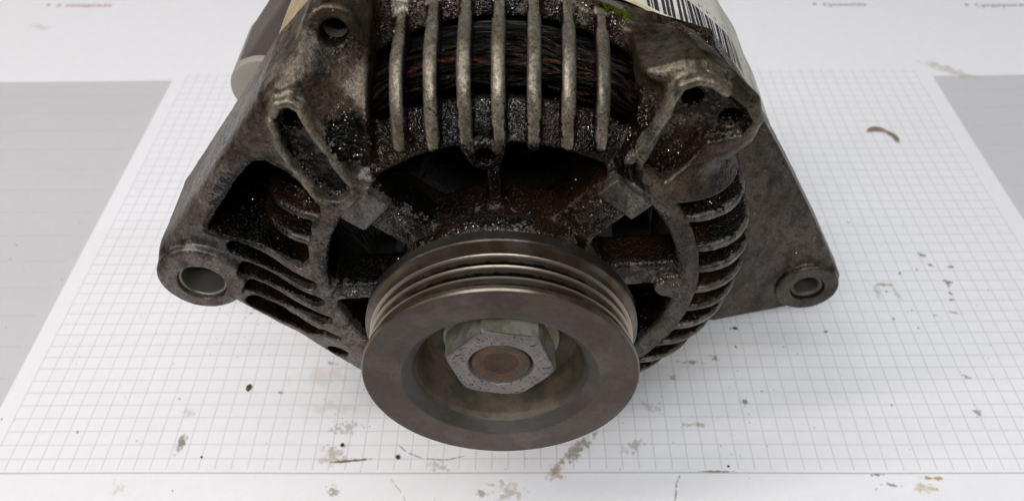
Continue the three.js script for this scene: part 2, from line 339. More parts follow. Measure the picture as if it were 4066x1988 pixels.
// where oil and grit sit (patches with ragged, grainy borders, as the photograph shows them)
const OILY = [[0, 33, -34, 17], [-14, 30, -34, 17], [18, 32, -34, 18], [-34, 8, -34, 14], [37, 12, -34, 14], [30, -14, -38, 16], [-40, 40, -40, 6.5], [-37, 34, -38, 5], [-33, 46, -33, 6], [-58, 26, -44, 15], [0, 49, -37, 8], [-9, 49, -37, 8], [9, 49, -37, 8], [-18, 47, -37, 8], [18, 47, -37, 8], [27, 43, -36, 7], [-26, 43, -36, 7], [30, 50, -36, 6], [46, 50, -40, 9], [38, 44, -38, 8], [50, 26, -42, 9], [-35, 64, -48, 6], [0, 62, -58, 7], [-12, 62, -58, 7], [12, 62, -58, 7], [24, 60, -58, 6], [-24, 60, -58, 6]];
function oiliness(x, y, z) {
  let m = -1; for (const o of OILY) { const d = 1 - hyp(x - o[0], y - o[1], z - o[2]) / o[3]; if (d > m) m = d; }
  return m;
}
function oilOrShadeAt(x, y, z, nx, ny, nz) {  // oil patches, plus recess interiors blackened by depth as painted shade
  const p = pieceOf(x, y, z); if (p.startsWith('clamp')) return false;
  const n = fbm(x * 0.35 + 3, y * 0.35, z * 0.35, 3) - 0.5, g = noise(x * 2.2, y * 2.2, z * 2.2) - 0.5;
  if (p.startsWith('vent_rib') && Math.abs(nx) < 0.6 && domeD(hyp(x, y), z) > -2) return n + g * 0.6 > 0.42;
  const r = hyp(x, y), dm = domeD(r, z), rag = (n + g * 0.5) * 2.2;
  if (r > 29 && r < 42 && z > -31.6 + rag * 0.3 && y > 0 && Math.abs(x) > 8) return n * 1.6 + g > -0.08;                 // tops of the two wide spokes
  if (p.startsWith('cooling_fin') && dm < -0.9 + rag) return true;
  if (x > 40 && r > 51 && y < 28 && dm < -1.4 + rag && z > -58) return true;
  if (r < 66 && dm < -3.2 + rag && z < -32.2) return true;  // all deep inner walls go black: oil and painted shade together
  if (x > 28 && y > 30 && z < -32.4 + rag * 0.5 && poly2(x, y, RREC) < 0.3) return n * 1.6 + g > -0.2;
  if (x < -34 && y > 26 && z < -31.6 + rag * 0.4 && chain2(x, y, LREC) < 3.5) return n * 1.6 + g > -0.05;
  if (x < -40 && y < 42 && z < -32 + rag * 0.35) { if (poly2(x, y, POCKET) < 1.5 || SLOTS.some((q) => cap2(x, y, q[0], q[1], q[2], q[3]) < q[4] + 0.6)) return true; }  // opening and slot walls: oil, with their shade painted in by depth
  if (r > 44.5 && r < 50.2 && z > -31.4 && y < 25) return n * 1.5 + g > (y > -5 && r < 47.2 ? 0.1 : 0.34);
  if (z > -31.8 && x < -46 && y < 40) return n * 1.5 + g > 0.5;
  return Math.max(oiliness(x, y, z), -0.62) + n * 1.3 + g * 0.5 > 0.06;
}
function colourAt(x, y, z, wet, nx, ny, nz) {
  const n1 = fbm(x * 0.09, y * 0.09, z * 0.09 + 5, 3), n2 = fbm(x * 0.5 + 11, y * 0.5, z * 0.5, 3), n3 = noise(x * 1.7, y * 1.7, z * 1.7);
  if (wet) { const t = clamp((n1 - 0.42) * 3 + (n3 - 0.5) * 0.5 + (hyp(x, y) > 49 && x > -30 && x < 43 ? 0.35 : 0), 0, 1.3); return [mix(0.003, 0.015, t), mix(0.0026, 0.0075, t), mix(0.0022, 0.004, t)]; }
  const p = pieceOf(x, y, z);
  const r = hyp(x, y), dm = domeD(r, z), q = (noise(x * 0.8, y * 0.8, z * 0.8) - 0.5) * 0.8 + (n3 - 0.5) * 0.5;
  let c = [0.125, 0.103, 0.08];
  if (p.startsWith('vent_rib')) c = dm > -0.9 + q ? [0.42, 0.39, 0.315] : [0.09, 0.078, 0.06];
  else if (p.startsWith('clamp')) c = [0.28, 0.27, 0.26];
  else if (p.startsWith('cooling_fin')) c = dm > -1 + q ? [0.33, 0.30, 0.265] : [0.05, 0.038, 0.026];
  else if (x < -66 && r > 68) c = [0.24, 0.215, 0.205];
  else if (x > 40 && y < 44) c = [0.125, 0.105, 0.084];
  else if (x > 0 && y > 30) c = [0.165, 0.143, 0.102];
  else if (x < -30 && y > 40) c = [0.165, 0.136, 0.104];
  else if (x > 60 && r > 68) c = [0.135, 0.113, 0.104];
  else if (z > -33.2) c = [0.225, 0.2, 0.182];
  if (z > -33 + q && (chain2(x, y, LR1) < 1.7 || chain2(x, y, LR2) < 1.5 || (x > 20 && (chain2(x, y, RR1) < 1.8)))) c = [0.36, 0.33, 0.27];   // walls worn bare along the top
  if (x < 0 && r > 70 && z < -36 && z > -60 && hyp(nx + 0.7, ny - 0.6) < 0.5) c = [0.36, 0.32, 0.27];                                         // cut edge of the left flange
  const st = fbm(x * 0.42 + 4, (y - z) * 0.045, (y + z) * 0.12 + 8, 3), bl = sstep(0.5, 0.7, fbm(x * 0.13 + 60, y * 0.13, z * 0.13, 2)) * 0.5;
  c = [c[0] * (1 - 0.18 * bl), c[1] * (1 - 0.02 * bl), c[2] * (1 + 0.12 * bl)];
  const br = sstep(0.45, 0.75, n1) * (p.startsWith('vent') ? 0.35 : 0.75), dk = sstep(0.52, 0.8, n2), sp = n3 > 0.8 ? 0.6 : 1;
  c = [mix(c[0], 0.075, br), mix(c[1], 0.052, br), mix(c[2], 0.032, br)];
  const gp = sstep(0.02, 0.3, 1 - hyp((x - 28) / 1.4, y - 61, z + 63.5) / 4.5 + (n1 - 0.5) * 0.5); if (gp > 0) c = [mix(c[0], 0.13, gp), mix(c[1], 0.19, gp), mix(c[2], 0.02, gp)];   // green smear near the start of the sticker
  const k = (1 - (p.startsWith('vent') ? 0.3 : 0.65) * dk) * (1 - (p.startsWith('vent') ? 0.25 : 0.5) * sstep(0.5, 0.72, st)) * sp * (0.86 + 0.4 * n3);
  return [c[0] * k * 0.9, c[1] * k * 0.88, c[2] * k * 0.84];
}
const pieces = netMeshes(net, pieceOf, oilOrShadeAt, colourAt, [M.cast, M.oil], toLocal);
const front = pieces.get('bracket'); front.name = 'front_bracket'; front.castShadow = front.receiveShadow = true; alt.add(front);
for (const [k, m] of pieces) {
  if (k === 'bracket') continue;
  m.name = k.replace(/\d+$/, ''); m.castShadow = m.receiveShadow = true; front.add(m);
}

// steel bushings, threads
const steel = std({ color: col(0.26, 0.255, 0.225), metalness: 0.75, roughness: 0.36, bumpMap: castBump, bumpScale: 0.00006 });
part('bushing', place(lathe([[6.4, -62], [5.4, -62], [5.4, -31.6], [5.8, -31.1], [6.5, -31.2], [6.4, -62]], 64, -78.2, 0.6)), steel, front);
const dullSteel = std({ color: col(0.11, 0.105, 0.09), metalness: 0.6, roughness: 0.5, bumpMap: castBump, bumpScale: 0.00008 });
part('bushing', place(lathe([[5.3, -70], [3.5, -70], [3.5, -60.6], [4.1, -59.7], [5.4, -59.7], [5.3, -70]], 64, 93.7, -35.7)), dullSteel, front);
function threads(cx, cy, r, z0, z1) { const P = []; for (let z = z0, i = 0; z > z1; z -= 0.45, i++) P.push([r + (i % 2 ? 0.32 : 0), z]); return place(lathe(P, 40, cx, cy)); }
const threadMat = std({ color: col(0.42, 0.40, 0.34), metalness: 0.8, roughness: 0.35, side: THREE.DoubleSide });
part('thread', threads(-35, 66.3, 2.6, -46, -57), threadMat, front);
part('thread', threads(42.2, 54.8, 2.05, -40.5, -58), threadMat, front);

// ------------------------------------------------------------------ pulley, nut, shaft
// profiles are cut into short steps so that colour can follow solid noise; uv in sheets of 24 mm
function fine(P, step) { const o = [P[0]]; for (let i = 1; i < P.length; i++) { const a = P[i - 1], b = P[i], n = Math.max(1, Math.ceil(hyp(b[0] - a[0], b[1] - a[1]) / step)); for (let k = 1; k <= n; k++) o.push([mix(a[0], b[0], k / n), mix(a[1], b[1], k / n)]); } return o; }
function turnedGeo(P, seg, fn, crease) {
  let g = lathe(fine(P, 0.25), seg); const u0 = g.attributes.uv; let L = 0; for (let i = 1; i < P.length; i++) L += hyp(P[i][0] - P[i - 1][0], P[i][1] - P[i - 1][1]);
  for (let i = 0; i < u0.count; i++) u0.setXY(i, u0.getX(i) * 8, u0.getY(i) * L / 24);
  if (crease) g = toCreasedNormals(g, crease);
  const p = g.attributes.position, c = new Float32Array(p.count * 3);
  for (let i = 0; i < p.count; i++) { const q = fn(p.getX(i), p.getY(i), p.getZ(i)); c[i * 3] = q[0]; c[i * 3 + 1] = q[1]; c[i * 3 + 2] = q[2]; }
  g.setAttribute('color', new THREE.BufferAttribute(c, 3)); return place(g);
}
const patina = (A, B, k1, k2) => (x, y, z) => {
  const n = fbm(x * k1 + 30, y * k1, z * k1, 4), f = fbm(x * k2, y * k2 + 9, z * k2, 2), sp = noise(x * 2.7, y * 2.7, z * 2.7 + 50), t = sstep(0.38, 0.66, n), k = 0.82 + 0.4 * (f - 0.3) * (sp > 0.82 ? 0.4 : 1);
  return [mix(A[0], B[0], t) * k, mix(A[1], B[1], t) * k, mix(A[2], B[2], t) * k];
};
const PP = [[33.0, -16.9], [33.3, -16.6], [33.3, -14.1], [33.05, -13.75], [32.5, -13.6], [29.2, -12.6], [29.0, -12.2], [29.0, -11.9], [31.7, -11.15], [31.9, -11.0], [31.7, -10.8], [28.8, -9.9], [28.6, -9.5], [28.6, -9.1], [31.5, -8.0], [31.75, -7.8], [31.5, -7.55], [28.7, -6.6], [28.5, -6.2], [28.5, -5.9], [31.4, -4.85], [31.65, -4.6], [31.4, -4.4], [28.7, -3.4], [28.5, -3.0], [28.6, -2.6], [31.9, -1.8], [32.4, -1.55], [32.6, -1.2], [32.6, -0.5], [32.3, -0.08]];
const grooveMat = std({ vertexColors: true, metalness: 0.75, roughness: 0.3, bumpMap: castBump, bumpScale: 0.00002 });
const pulleyMat = std({ vertexColors: true, metalness: 0.3, roughness: 0.5, bumpMap: castBump, bumpScale: 0.00003 });
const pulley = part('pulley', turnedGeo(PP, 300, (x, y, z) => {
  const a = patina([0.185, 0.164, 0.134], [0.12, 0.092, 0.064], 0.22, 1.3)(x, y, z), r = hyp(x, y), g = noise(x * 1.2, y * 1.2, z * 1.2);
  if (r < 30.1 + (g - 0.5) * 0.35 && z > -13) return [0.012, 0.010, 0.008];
  if (r > 31.25 && z > -13 && z < -2) return [0.36, 0.32, 0.265];                       // groove bottoms above: packed dirt blackened further with painted shade
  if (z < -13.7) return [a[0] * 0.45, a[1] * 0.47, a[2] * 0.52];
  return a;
}, 0.4), grooveMat, alt, 'grooved steel pulley with bright ridges and dirt and painted shade in the grooves');
part('back_face', place(lathe([[0, -16.9], [33.0, -16.9]].reverse(), 120)), std({ color: col(0.05, 0.045, 0.04), roughness: 0.5 }), pulley);
const facePatina = patina([0.086, 0.072, 0.064], [0.074, 0.051, 0.041], 0.11, 1.6);
const face = (x, y, z) => {      // turned rings, rust freckles, rubbed patches
  const c = facePatina(x, y, z), r = hyp(x, y), k = 1 + 0.16 * (noise(r * 4.2, 3.3, 7.7) - 0.5) + 0.12 * (noise(r * 9, x * 0.1, y * 0.1) - 0.5), ru = sstep(0.66, 0.78, fbm(x * 0.55 + 80, y * 0.55, 5, 3)), rb = sstep(0.58, 0.72, fbm(x * 0.17 + 15, y * 0.17, 2, 3)) * 0.35;
  return [mix(c[0] * k * (1 + rb), 0.12, ru * 0.6), mix(c[1] * k * (1 + rb), 0.062, ru * 0.6), mix(c[2] * k * (1 + rb), 0.036, ru * 0.6)];
};
part('front_face', turnedGeo([[32.3, -0.08], [32.0, 0], [23.6, 0], [23.3, -0.1]], 300, face, 0), pulleyMat, pulley, 'dark brown grey front face of the pulley');
part('chamfer', turnedGeo([[23.3, -0.1], [21.0, -2.3], [20.8, -2.6]], 200, patina([0.076, 0.071, 0.067], [0.064, 0.055, 0.048], 0.2, 1.8), 0), pulleyMat, pulley);
part('cup', turnedGeo([[20.8, -2.6], [20.2, -4], [19.4, -9], [18.6, -12.2], [17.4, -13.6], [9, -14]], 200, patina([0.074, 0.066, 0.050], [0.135, 0.106, 0.074], 0.24, 1.5), 0), std({ vertexColors: true, metalness: 0.2, roughness: 0.6, bumpMap: castBump, bumpScale: 0.00008 }), pulley, 'rusty olive brown cup of the pulley');
part('spacer', place(lathe([[17, -30], [17, -16.9], [12, -16.85]], 80)), std({ color: col(0.02, 0.02, 0.02), roughness: 0.5 }), alt);

function hexPrism(R, z0, z1, rot, ch) {
  const s = new THREE.Shape(); for (let i = 0; i < 6; i++) { const a = rot + i * Math.PI / 3; s[i ? 'lineTo' : 'moveTo'](R * Math.cos(a), R * Math.sin(a)); } s.closePath();
  const h = new THREE.Path(); h.absarc(0, 0, 7.3, 0, Math.PI * 2, true); s.holes.push(h);
  const g = new THREE.ExtrudeGeometry(s, { depth: z1 - z0, bevelEnabled: true, bevelThickness: ch, bevelSize: ch, bevelOffset: -ch, bevelSegments: 3, curveSegments: 48 }); g.translate(0, 0, z0); return g;
}
// the nut: hexagon cut by a 30 degree cone, meshed from its distance field so that the corners are chamfered and dented
const NROT = 48.5 * deg;
function nutD(x, y, z) {
  const r = hyp(x, y); let d = -1e9;
  for (let i = 0; i < 6; i++) { const a = NROT + (i + 0.5) * Math.PI / 3; d = Math.max(d, x * Math.cos(a) + y * Math.sin(a) - 11.75); }
  d = smax(d, z + 4.2, 0.5); d = smax(d, (r - 12.3 + (z + 4.2) * 1.7) * 0.5, 0.4); d = Math.max(d, -14.2 - z);
  d = smax(d, -(r - 7.75), 0.5);
  d = Math.min(d, ext(r - 14.4, z, -14.5, -12.2, 0.5));
  d = Math.max(d, -(r - 7.2));
  const fr = sstep(-5.6, -4.4, z);
  return d - 0.12 * (fbm(x * 0.9, y * 0.9, z * 0.9, 2) - 0.5) + 0.5 * fr * Math.max(0, noise(x * 2.1 + 40, y * 2.1, z * 2.1) - 0.72) + 0.12 * Math.max(0, fbm(x * 1.1 + 9, y * 1.1, z * 1.1, 2) - 0.55);
}
const nutMat = [std({ vertexColors: true, metalness: 0.2, roughness: 0.45, bumpMap: castBump, bumpScale: 0.00008 }), M.oil];
const nutNet = netMeshes(surfaceNet(nutD, [-16, -16, -16], [16, 16, -2], 0.28), () => 'nut', () => false, (x, y, z) => {
  const n = fbm(x * 0.5, y * 0.5, z * 0.5, 3), g = noise(x * 2.1 + 40, y * 2.1, z * 2.1), q = noise(x * 3.4, y * 3.4, z * 3.4);
  if (z > -5.2) { const w2 = fbm(x * 0.35 + 7, y * 0.35, z, 2), pit = Math.max(sstep(0.74, 0.80, g), 0.7 * sstep(0.74, 0.84, q) * sstep(0.45, 0.6, w2)), k = (0.75 + 0.5 * (w2 - 0.3)) * (0.85 + 0.4 * (q - 0.5)); return [mix(0.30, 0.09, pit) * k, mix(0.28, 0.078, pit) * k, mix(0.27, 0.07, pit) * k]; }
  const t = sstep(0.4, 0.68, n); return [mix(0.40, 0.27, t), mix(0.41, 0.25, t), mix(0.35, 0.18, t)];
}, nutMat, toLocal).get('nut');
nutNet.name = 'pulley_nut'; nutNet.castShadow = nutNet.receiveShadow = true; alt.add(nutNet);
const rustRGB = dataTex(512, 512, (x, y) => { const n = fbm(x / 60, y / 60, 3, 4), g = nCast[y * 2 * TN + x * 2]; const t = sstep(0.35, 0.65, n), k = 1 + 0.3 * g, d = hyp(x - 256, y - 256), m = d < 120 + 60 * (n - 0.5) ? 0.78 : 1; return [mix(88, 112, t) * k * m, mix(76, 79, t) * k * m, mix(67, 61, t) * k * m]; }, true);
const shaftG = lathe([[7.15, -14], [7.15, -5.0], [6.9, -4.5], [6.3, -4.35], [5.2, -4.6], [4.2, -5.0], [3.0, -5.3], [1.6, -5.55], [0, -5.6]], 72);
{ const p = shaftG.attributes.position, u = shaftG.attributes.uv; for (let i = 0; i < p.count; i++) u.setXY(i, p.getX(i) / 18 + 0.5, p.getY(i) / 18 + 0.5); }
part('rotor_shaft', place(shaftG), std({ map: rustRGB, roughness: 0.62, metalness: 0.3, bumpMap: castBump, bumpScale: 0.0001 }), alt, 'rusty end of the rotor shaft');

// ------------------------------------------------------------------ inside: winding, rotor, fan
const tube = (pts, r, seg, rs) => new THREE.TubeGeometry(new THREE.CatmullRomCurve3(pts.map((p) => new THREE.Vector3(...p))), seg, r, rs);
{
  const gs = [];
  for (let i = 0; i < 74; i++) {
    const a = rnd() * Math.PI * 2, q = Math.sqrt(rnd()), R = 53 + 4.2 * q * Math.cos(a), Z = -53.5 + 6.5 * q * Math.sin(a), w = rnd() * 9;
    const a0 = 20 * deg + rnd() * 0.5, a1 = 160 * deg - rnd() * 0.5, pts = [];
    for (let k = 0; k <= 26; k++) { const t = a0 + (a1 - a0) * k / 26, rr = R + 0.7 * Math.sin(t * 13 + w), zz = Z + 1.3 * Math.sin(t * 9 + w * 2) + 0.7 * Math.sin(t * 23 + w * 3); pts.push([rr * Math.cos(t), rr * Math.sin(t), zz]); }
    const g = tube(pts, 0.44, 120, 7), c = i % 19 === 0 ? [0.26, 0.09, 0.055] : i % 4 === 0 ? [0.09, 0.06, 0.05] : [0.035, 0.03, 0.027];
    const ca = new Float32Array(g.attributes.position.count * 3); for (let k = 0; k < ca.length; k += 3) { ca[k] = c[0]; ca[k + 1] = c[1]; ca[k + 2] = c[2]; }
    g.setAttribute('color', new THREE.BufferAttribute(ca, 3)); gs.push(g);
  }
  part('stator_winding', place(mergeGeometries(gs)), std({ vertexColors: true, roughness: 0.2, metalness: 0.75, bumpMap: oilBump, bumpScale: 0.00012 }), alt, 'varnished copper winding seen between the ribs');
}
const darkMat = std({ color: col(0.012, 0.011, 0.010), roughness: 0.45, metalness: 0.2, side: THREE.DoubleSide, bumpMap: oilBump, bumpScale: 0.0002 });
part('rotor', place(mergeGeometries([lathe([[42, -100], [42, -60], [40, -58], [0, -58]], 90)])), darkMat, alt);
part('dark_coil_lining', place(lathe([[43, -65.9], [45, -63], [49, -61.5], [56, -62], [60.5, -65.6], [43, -65.9]], 120)), darkMat, alt);  // dark lining added before the stator core to keep the inside shaded
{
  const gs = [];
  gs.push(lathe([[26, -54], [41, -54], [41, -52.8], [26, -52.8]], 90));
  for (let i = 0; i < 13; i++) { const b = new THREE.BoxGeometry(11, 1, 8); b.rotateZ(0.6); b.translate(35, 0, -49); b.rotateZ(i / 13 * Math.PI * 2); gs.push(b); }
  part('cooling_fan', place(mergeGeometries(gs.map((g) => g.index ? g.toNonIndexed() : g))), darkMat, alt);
}

// ------------------------------------------------------------------ stator and rear bracket behind the front casting
function extrude(P, z0, z1, bev) { const s = new THREE.Shape(P.map((p) => new THREE.Vector2(...p))); const g = new THREE.ExtrudeGeometry(s, { depth: z1 - z0 - 2 * bev, bevelEnabled: bev > 0, bevelThickness: bev, bevelSize: bev, bevelOffset: -bev, bevelSegments: 3, curveSegments: 24 }); g.translate(0, 0, z0 + bev); return g; }
// outline of the stator with its corner bosses (also the path that the sticker follows)
const PATH = [[-8, 64.8], [10, 64.5], [24, 60.6], [36, 55], [47, 49.6], [54, 44.8], [60, 38.6], [64.6, 31.5], [69.5, 22.5], [75, 12.2], [80.5, 2.2]];
const BODY = [...PATH.map(([x, y]) => [x * 0.992, y * 0.992])];
for (let a = -20; a > -205; a -= 7) BODY.push([63.5 * Math.cos(a * deg), 63.5 * Math.sin(a * deg)]);
BODY.push([-62, 28], [-55, 43.5], [-45, 57], [-28, 61]);
const castPlain = std({ color: col(0.16, 0.14, 0.125), roughness: 0.7, metalness: 0.25, bumpMap: castBump, bumpScale: 0.00012 });
part('stator_core', place(extrude(BODY, -104, -66.2, 0.4)), castPlain, alt);
{
  const ear = [[-30, 60], [-52, 50], [-72, 27], [-86.5, 9], [-89, 1], [-86, -6], [-78, -9], [-50, -30], [-20, -58], [30, -56], [60, -20], [58, 30], [30, 58]];
  const rear = part('rear_bracket', place(extrude(ear, -140, -116, 1.5)), castPlain, alt);
  part('mounting_lug', place(lathe([[5.6, -140], [5.6, -114.2], [6, -113.6], [11, -113.6], [11.8, -114.2], [11.8, -140]], 64, -78.2, 0.8)), std({ color: col(0.38, 0.365, 0.31), roughness: 0.6, metalness: 0.3, bumpMap: castBump, bumpScale: 0.0001 }), rear, 'bare machined face of the rear lug');
}

// ------------------------------------------------------------------ sticker with barcode along the stator, tape on the left
function strip(path, z0, z1, thick, wob) {          // a band along a path in the cross-section, with a thickness; u along the path in mm, v from front to back
  const c = new THREE.CatmullRomCurve3(path.map((p) => new THREE.Vector3(p[0], p[1], 0))), n = 120, m = 14, L = c.getLength(), pos = [], uv = [], idx = [];
  const pts = c.getSpacedPoints(n);
  const row = (o) => { for (let i = 0; i <= n; i++) { const p = pts[i], q = pts[Math.min(i + 1, n)], b = pts[Math.max(i - 1, 0)], tx = q.x - b.x, ty = q.y - b.y, l = hyp(tx, ty), nx = -ty / l, ny = tx / l, s = ny > 0 || nx > 0 ? 1 : 1;
    for (let j = 0; j <= m; j++) { const t = j / m, w = wob(i / n, t); const sgn = (p.x * nx + p.y * ny) > 0 ? 1 : -1; pos.push(p.x + sgn * nx * (o + w), p.y + sgn * ny * (o + w), mix(z0(i / n), z1, t)); uv.push(i / n, t); } } };
  row(0); row(thick);
  const A = (i, j, k) => k * (n + 1) * (m + 1) + i * (m + 1) + j;
  for (let i = 0; i < n; i++) for (let j = 0; j < m; j++) { idx.push(A(i, j, 0), A(i, j + 1, 0), A(i + 1, j, 0), A(i + 1, j, 0), A(i, j + 1, 0), A(i + 1, j + 1, 0)); idx.push(A(i, j, 1), A(i + 1, j, 1), A(i, j + 1, 1), A(i + 1, j, 1), A(i + 1, j + 1, 1), A(i, j + 1, 1)); }
  for (let i = 0; i < n; i++) for (const j of [0, m]) idx.push(A(i, j, 0), A(i + 1, j, 0), A(i, j, 1), A(i + 1, j, 0), A(i + 1, j, 1), A(i, j, 1));
  const g = new THREE.BufferGeometry(); g.setAttribute('position', new THREE.Float32BufferAttribute(pos, 3)); g.setAttribute('uv', new THREE.Float32BufferAttribute(uv, 2)); g.setIndex(idx); g.computeVertexNormals(); g.userData = { L };
  return g;
}
{
  const g = strip(PATH, (t) => -68.2 - 0.8 * Math.sin(t * 7), -104, 0.35, (u, t) => 0.5 + 0.25 * Math.sin(u * 40 + t * 3) + 0.2 * Math.sin(u * 17)), L = g.userData.L, H = 36;
  const W = 2048, V = 640, px = (mm) => mm / L * W, py = (mm) => mm / H * V;
  const cv = document.createElement('canvas'); cv.width = W; cv.height = V; const c = cv.getContext('2d');
  c.fillStyle = '#dcdad2'; c.fillRect(0, 0, W, V);
  c.fillStyle = '#cdbf9e'; c.fillRect(0, V - py(1.5), W, py(1.5));                    // bare film along the front edge
  c.fillStyle = '#38343a';
  const bars = [1.0, 0.5, 0.5, 0.4, 1.55, 1.25, 1.05, 0.35, 1.1, 0.35, 1.05, 1.35, 1.0, 0.65, 1.0, 0.7, 0.4, 0.3, 1.4, 0.6, 1.0, 0.4, 1.6, 0.5, 0.4, 0.35, 0.45, 0.8, 1.3, 0.45, 0.9, 0.4, 0.5, 0.9, 1.4, 0.5, 0.6, 0.5, 1.5, 0.4, 0.5, 0.5, 1.0, 0.9, 0.5, 0.4, 1.4, 0.5, 0.9, 0.5, 0.5, 0.8];
  let s = 45.5; bars.forEach((b, i) => { if (i % 2 === 0) c.fillRect(px(s), V - py(15), px(b * 0.88), py(12.6)); s += b * 0.88; });
  for (let i = 0; i < 14; i++) { c.fillRect(px(60 + i * 3.1), V - py(18.2), px(0.35), py(1.6)); if (i % 3) c.fillRect(px(60.8 + i * 3.1), V - py(18.2), px(0.9), py(0.35)); }
  const id = c.getImageData(0, 0, W, V);
  for (let y = 0; y < V; y++) for (let x = 0; x < W; x++) { const i = (y * W + x) * 4, n = fbm(x / 160, y / 90, 2, 3), g2 = nCast[(y % TN) * TN + x % TN], st = 1 - 0.16 * sstep(0.5, 0.75, n) + 0.05 * g2, wear = g2 > 0.5 && id.data[i] < 100 ? 60 : 0; for (let k = 0; k < 3; k++) id.data[i + k] = clamp(id.data[i + k] * (k === 2 ? st * (0.98 - 0.05 * sstep(0.5, 0.8, n)) : st) + wear, 0, 255); }
  c.putImageData(id, 0, 0);
  const t = new THREE.CanvasTexture(cv); t.colorSpace = THREE.SRGBColorSpace; t.anisotropy = 8;
  part('sticker', place(g), std({ map: t, roughness: 0.55, side: THREE.DoubleSide }), alt, 'white barcode sticker wrapped round the stator');
  const tp = strip([[-20, 64.5], [-38, 64], [-46.5, 58.2], [-53, 50], [-56, 46]], (t2) => -66.6 - 0.6 * Math.sin(t2 * 9), -92, 0.3, (u, t2) => 0.6 + 0.7 * Math.sin(t2 * 3.1) * (0.6 + 0.4 * Math.sin(u * 12)));
  const tt = dataTex(256, 256, (x, y) => { const n = fbm(x / 40, y / 22, 9, 4), k = 0.85 + 0.3 * n; return [172 * k, 158 * k, (112 + 30 * n) * k]; }, true);
  part('tape', place(tp), std({ map: tt, roughness: 0.6, side: THREE.DoubleSide }), alt, 'yellowed tape on the left of the stator');
}

// ------------------------------------------------------------------ grit stuck in the oil: small glossy grains, added for the glints, on the wet faces that look up or forward
{
  const GRIT = [[-18.5, 48, -36, 5], [-11, 49, -37, 5], [-3.5, 49, -37, 5], [4.2, 49, -37, 5], [12, 49, -37, 5], [19.5, 47, -37, 5], [27, 46, -38, 5], [-26, 47, -38, 5], [-11, 63, -61, 4], [-3.5, 63, -61, 4], [4.2, 63, -61, 4], [12, 63, -61, 4], [19.5, 61, -61, 4], [27, 58, -60, 4], [-18.5, 61, -61, 4], [-26, 56, -60, 4],
    [-42, 40, -38, 5], [-39, 34, -38, 5], [-45, 46, -38, 4], [-35, 51, -35, 4.5], [-32, 44, -33, 4.5], [-46, 37, -32, 2.5], [-43, 31, -32, 2.5], [38, 42, -37, 5], [41, 48, -37, 5], [35, 41, -36, 4], [30, 49, -35, 5], [27, 43, -32, 4], [-47, 24, -38, 5], [-52, 20, -40, 5], [51, 24, -38, 5], [-8, 26, -24.5, 4], [0, 27, -24.5, 4], [8, 26, -24.5, 4], [-15, 24, -24.5, 3], [-24, 24, -30, 4], [24, 27, -30, 5], [-1, 36, -32, 4], [40, 3, -31, 3.5], [44, 1, -30, 3], [-40, -3, -31, 3], [-35, 62, -45, 4]];
  const grain = new THREE.IcosahedronGeometry(1, 0), mats = std({ color: 0xffffff, roughness: 0.2, metalness: 0.75, flatShading: true }), spots = [];
  const { P, N } = net, n = P.length / 3;
  for (let v = 0; v < n; v++) {
    const x = P[v * 3], y = P[v * 3 + 1], z = P[v * 3 + 2], up = N[v * 3 + 1] * 0.75 + N[v * 3 + 2] * 0.6; if (up < 0.3) continue;
    const cl = fbm(x * 0.42 + 70, y * 0.42, z * 0.42, 2); let o = 0; for (const q of GRIT) o = Math.max(o, 1 - hyp(x - q[0], y - q[1], z - q[2]) / q[3]);
    const dens = 0.62 * sstep(0.02, 0.4, o) * sstep(0.47, 0.62, cl) * sstep(0.2, 0.6, up) + (oilOrShadeAt(x, y, z, N[v * 3], N[v * 3 + 1], N[v * 3 + 2]) ? 0.010 : 0.001);
    if (rnd() < dens) spots.push(v);
  }
  const im = new THREE.InstancedMesh(grain, mats, spots.length), m4 = new THREE.Matrix4(), q = new THREE.Quaternion(), e = new THREE.Euler(), c = new THREE.Color();
  spots.forEach((v, i) => {
    const s = (0.09 + 0.17 * rnd() * rnd()) * MM, d = 0.05; e.set(rnd() * 6, rnd() * 6, rnd() * 6);
    const p = toLocal(P[v * 3] + N[v * 3] * d + (rnd() - 0.5) * 0.5, P[v * 3 + 1] + N[v * 3 + 1] * d + (rnd() - 0.5) * 0.5, P[v * 3 + 2] + N[v * 3 + 2] * d);
    m4.compose(new THREE.Vector3(...p), q.setFromEuler(e), new THREE.Vector3(s, s * (0.6 + rnd() * 0.6), s)); im.setMatrixAt(i, m4);
    const k = rnd(); c.setRGB(...(k < 0.4 ? [0.52, 0.40, 0.27] : k < 0.75 ? [0.62, 0.62, 0.62] : [0.05, 0.045, 0.04])); im.setColorAt(i, c);
  });
  im.name = 'grit'; im.castShadow = im.receiveShadow = true; tag(im, 'sand grains stuck in the oil, added and made metallic for its glints', null, null, 'stuff'); alt.add(im);
  console.log('grit', spots.length, 'net', n);
}

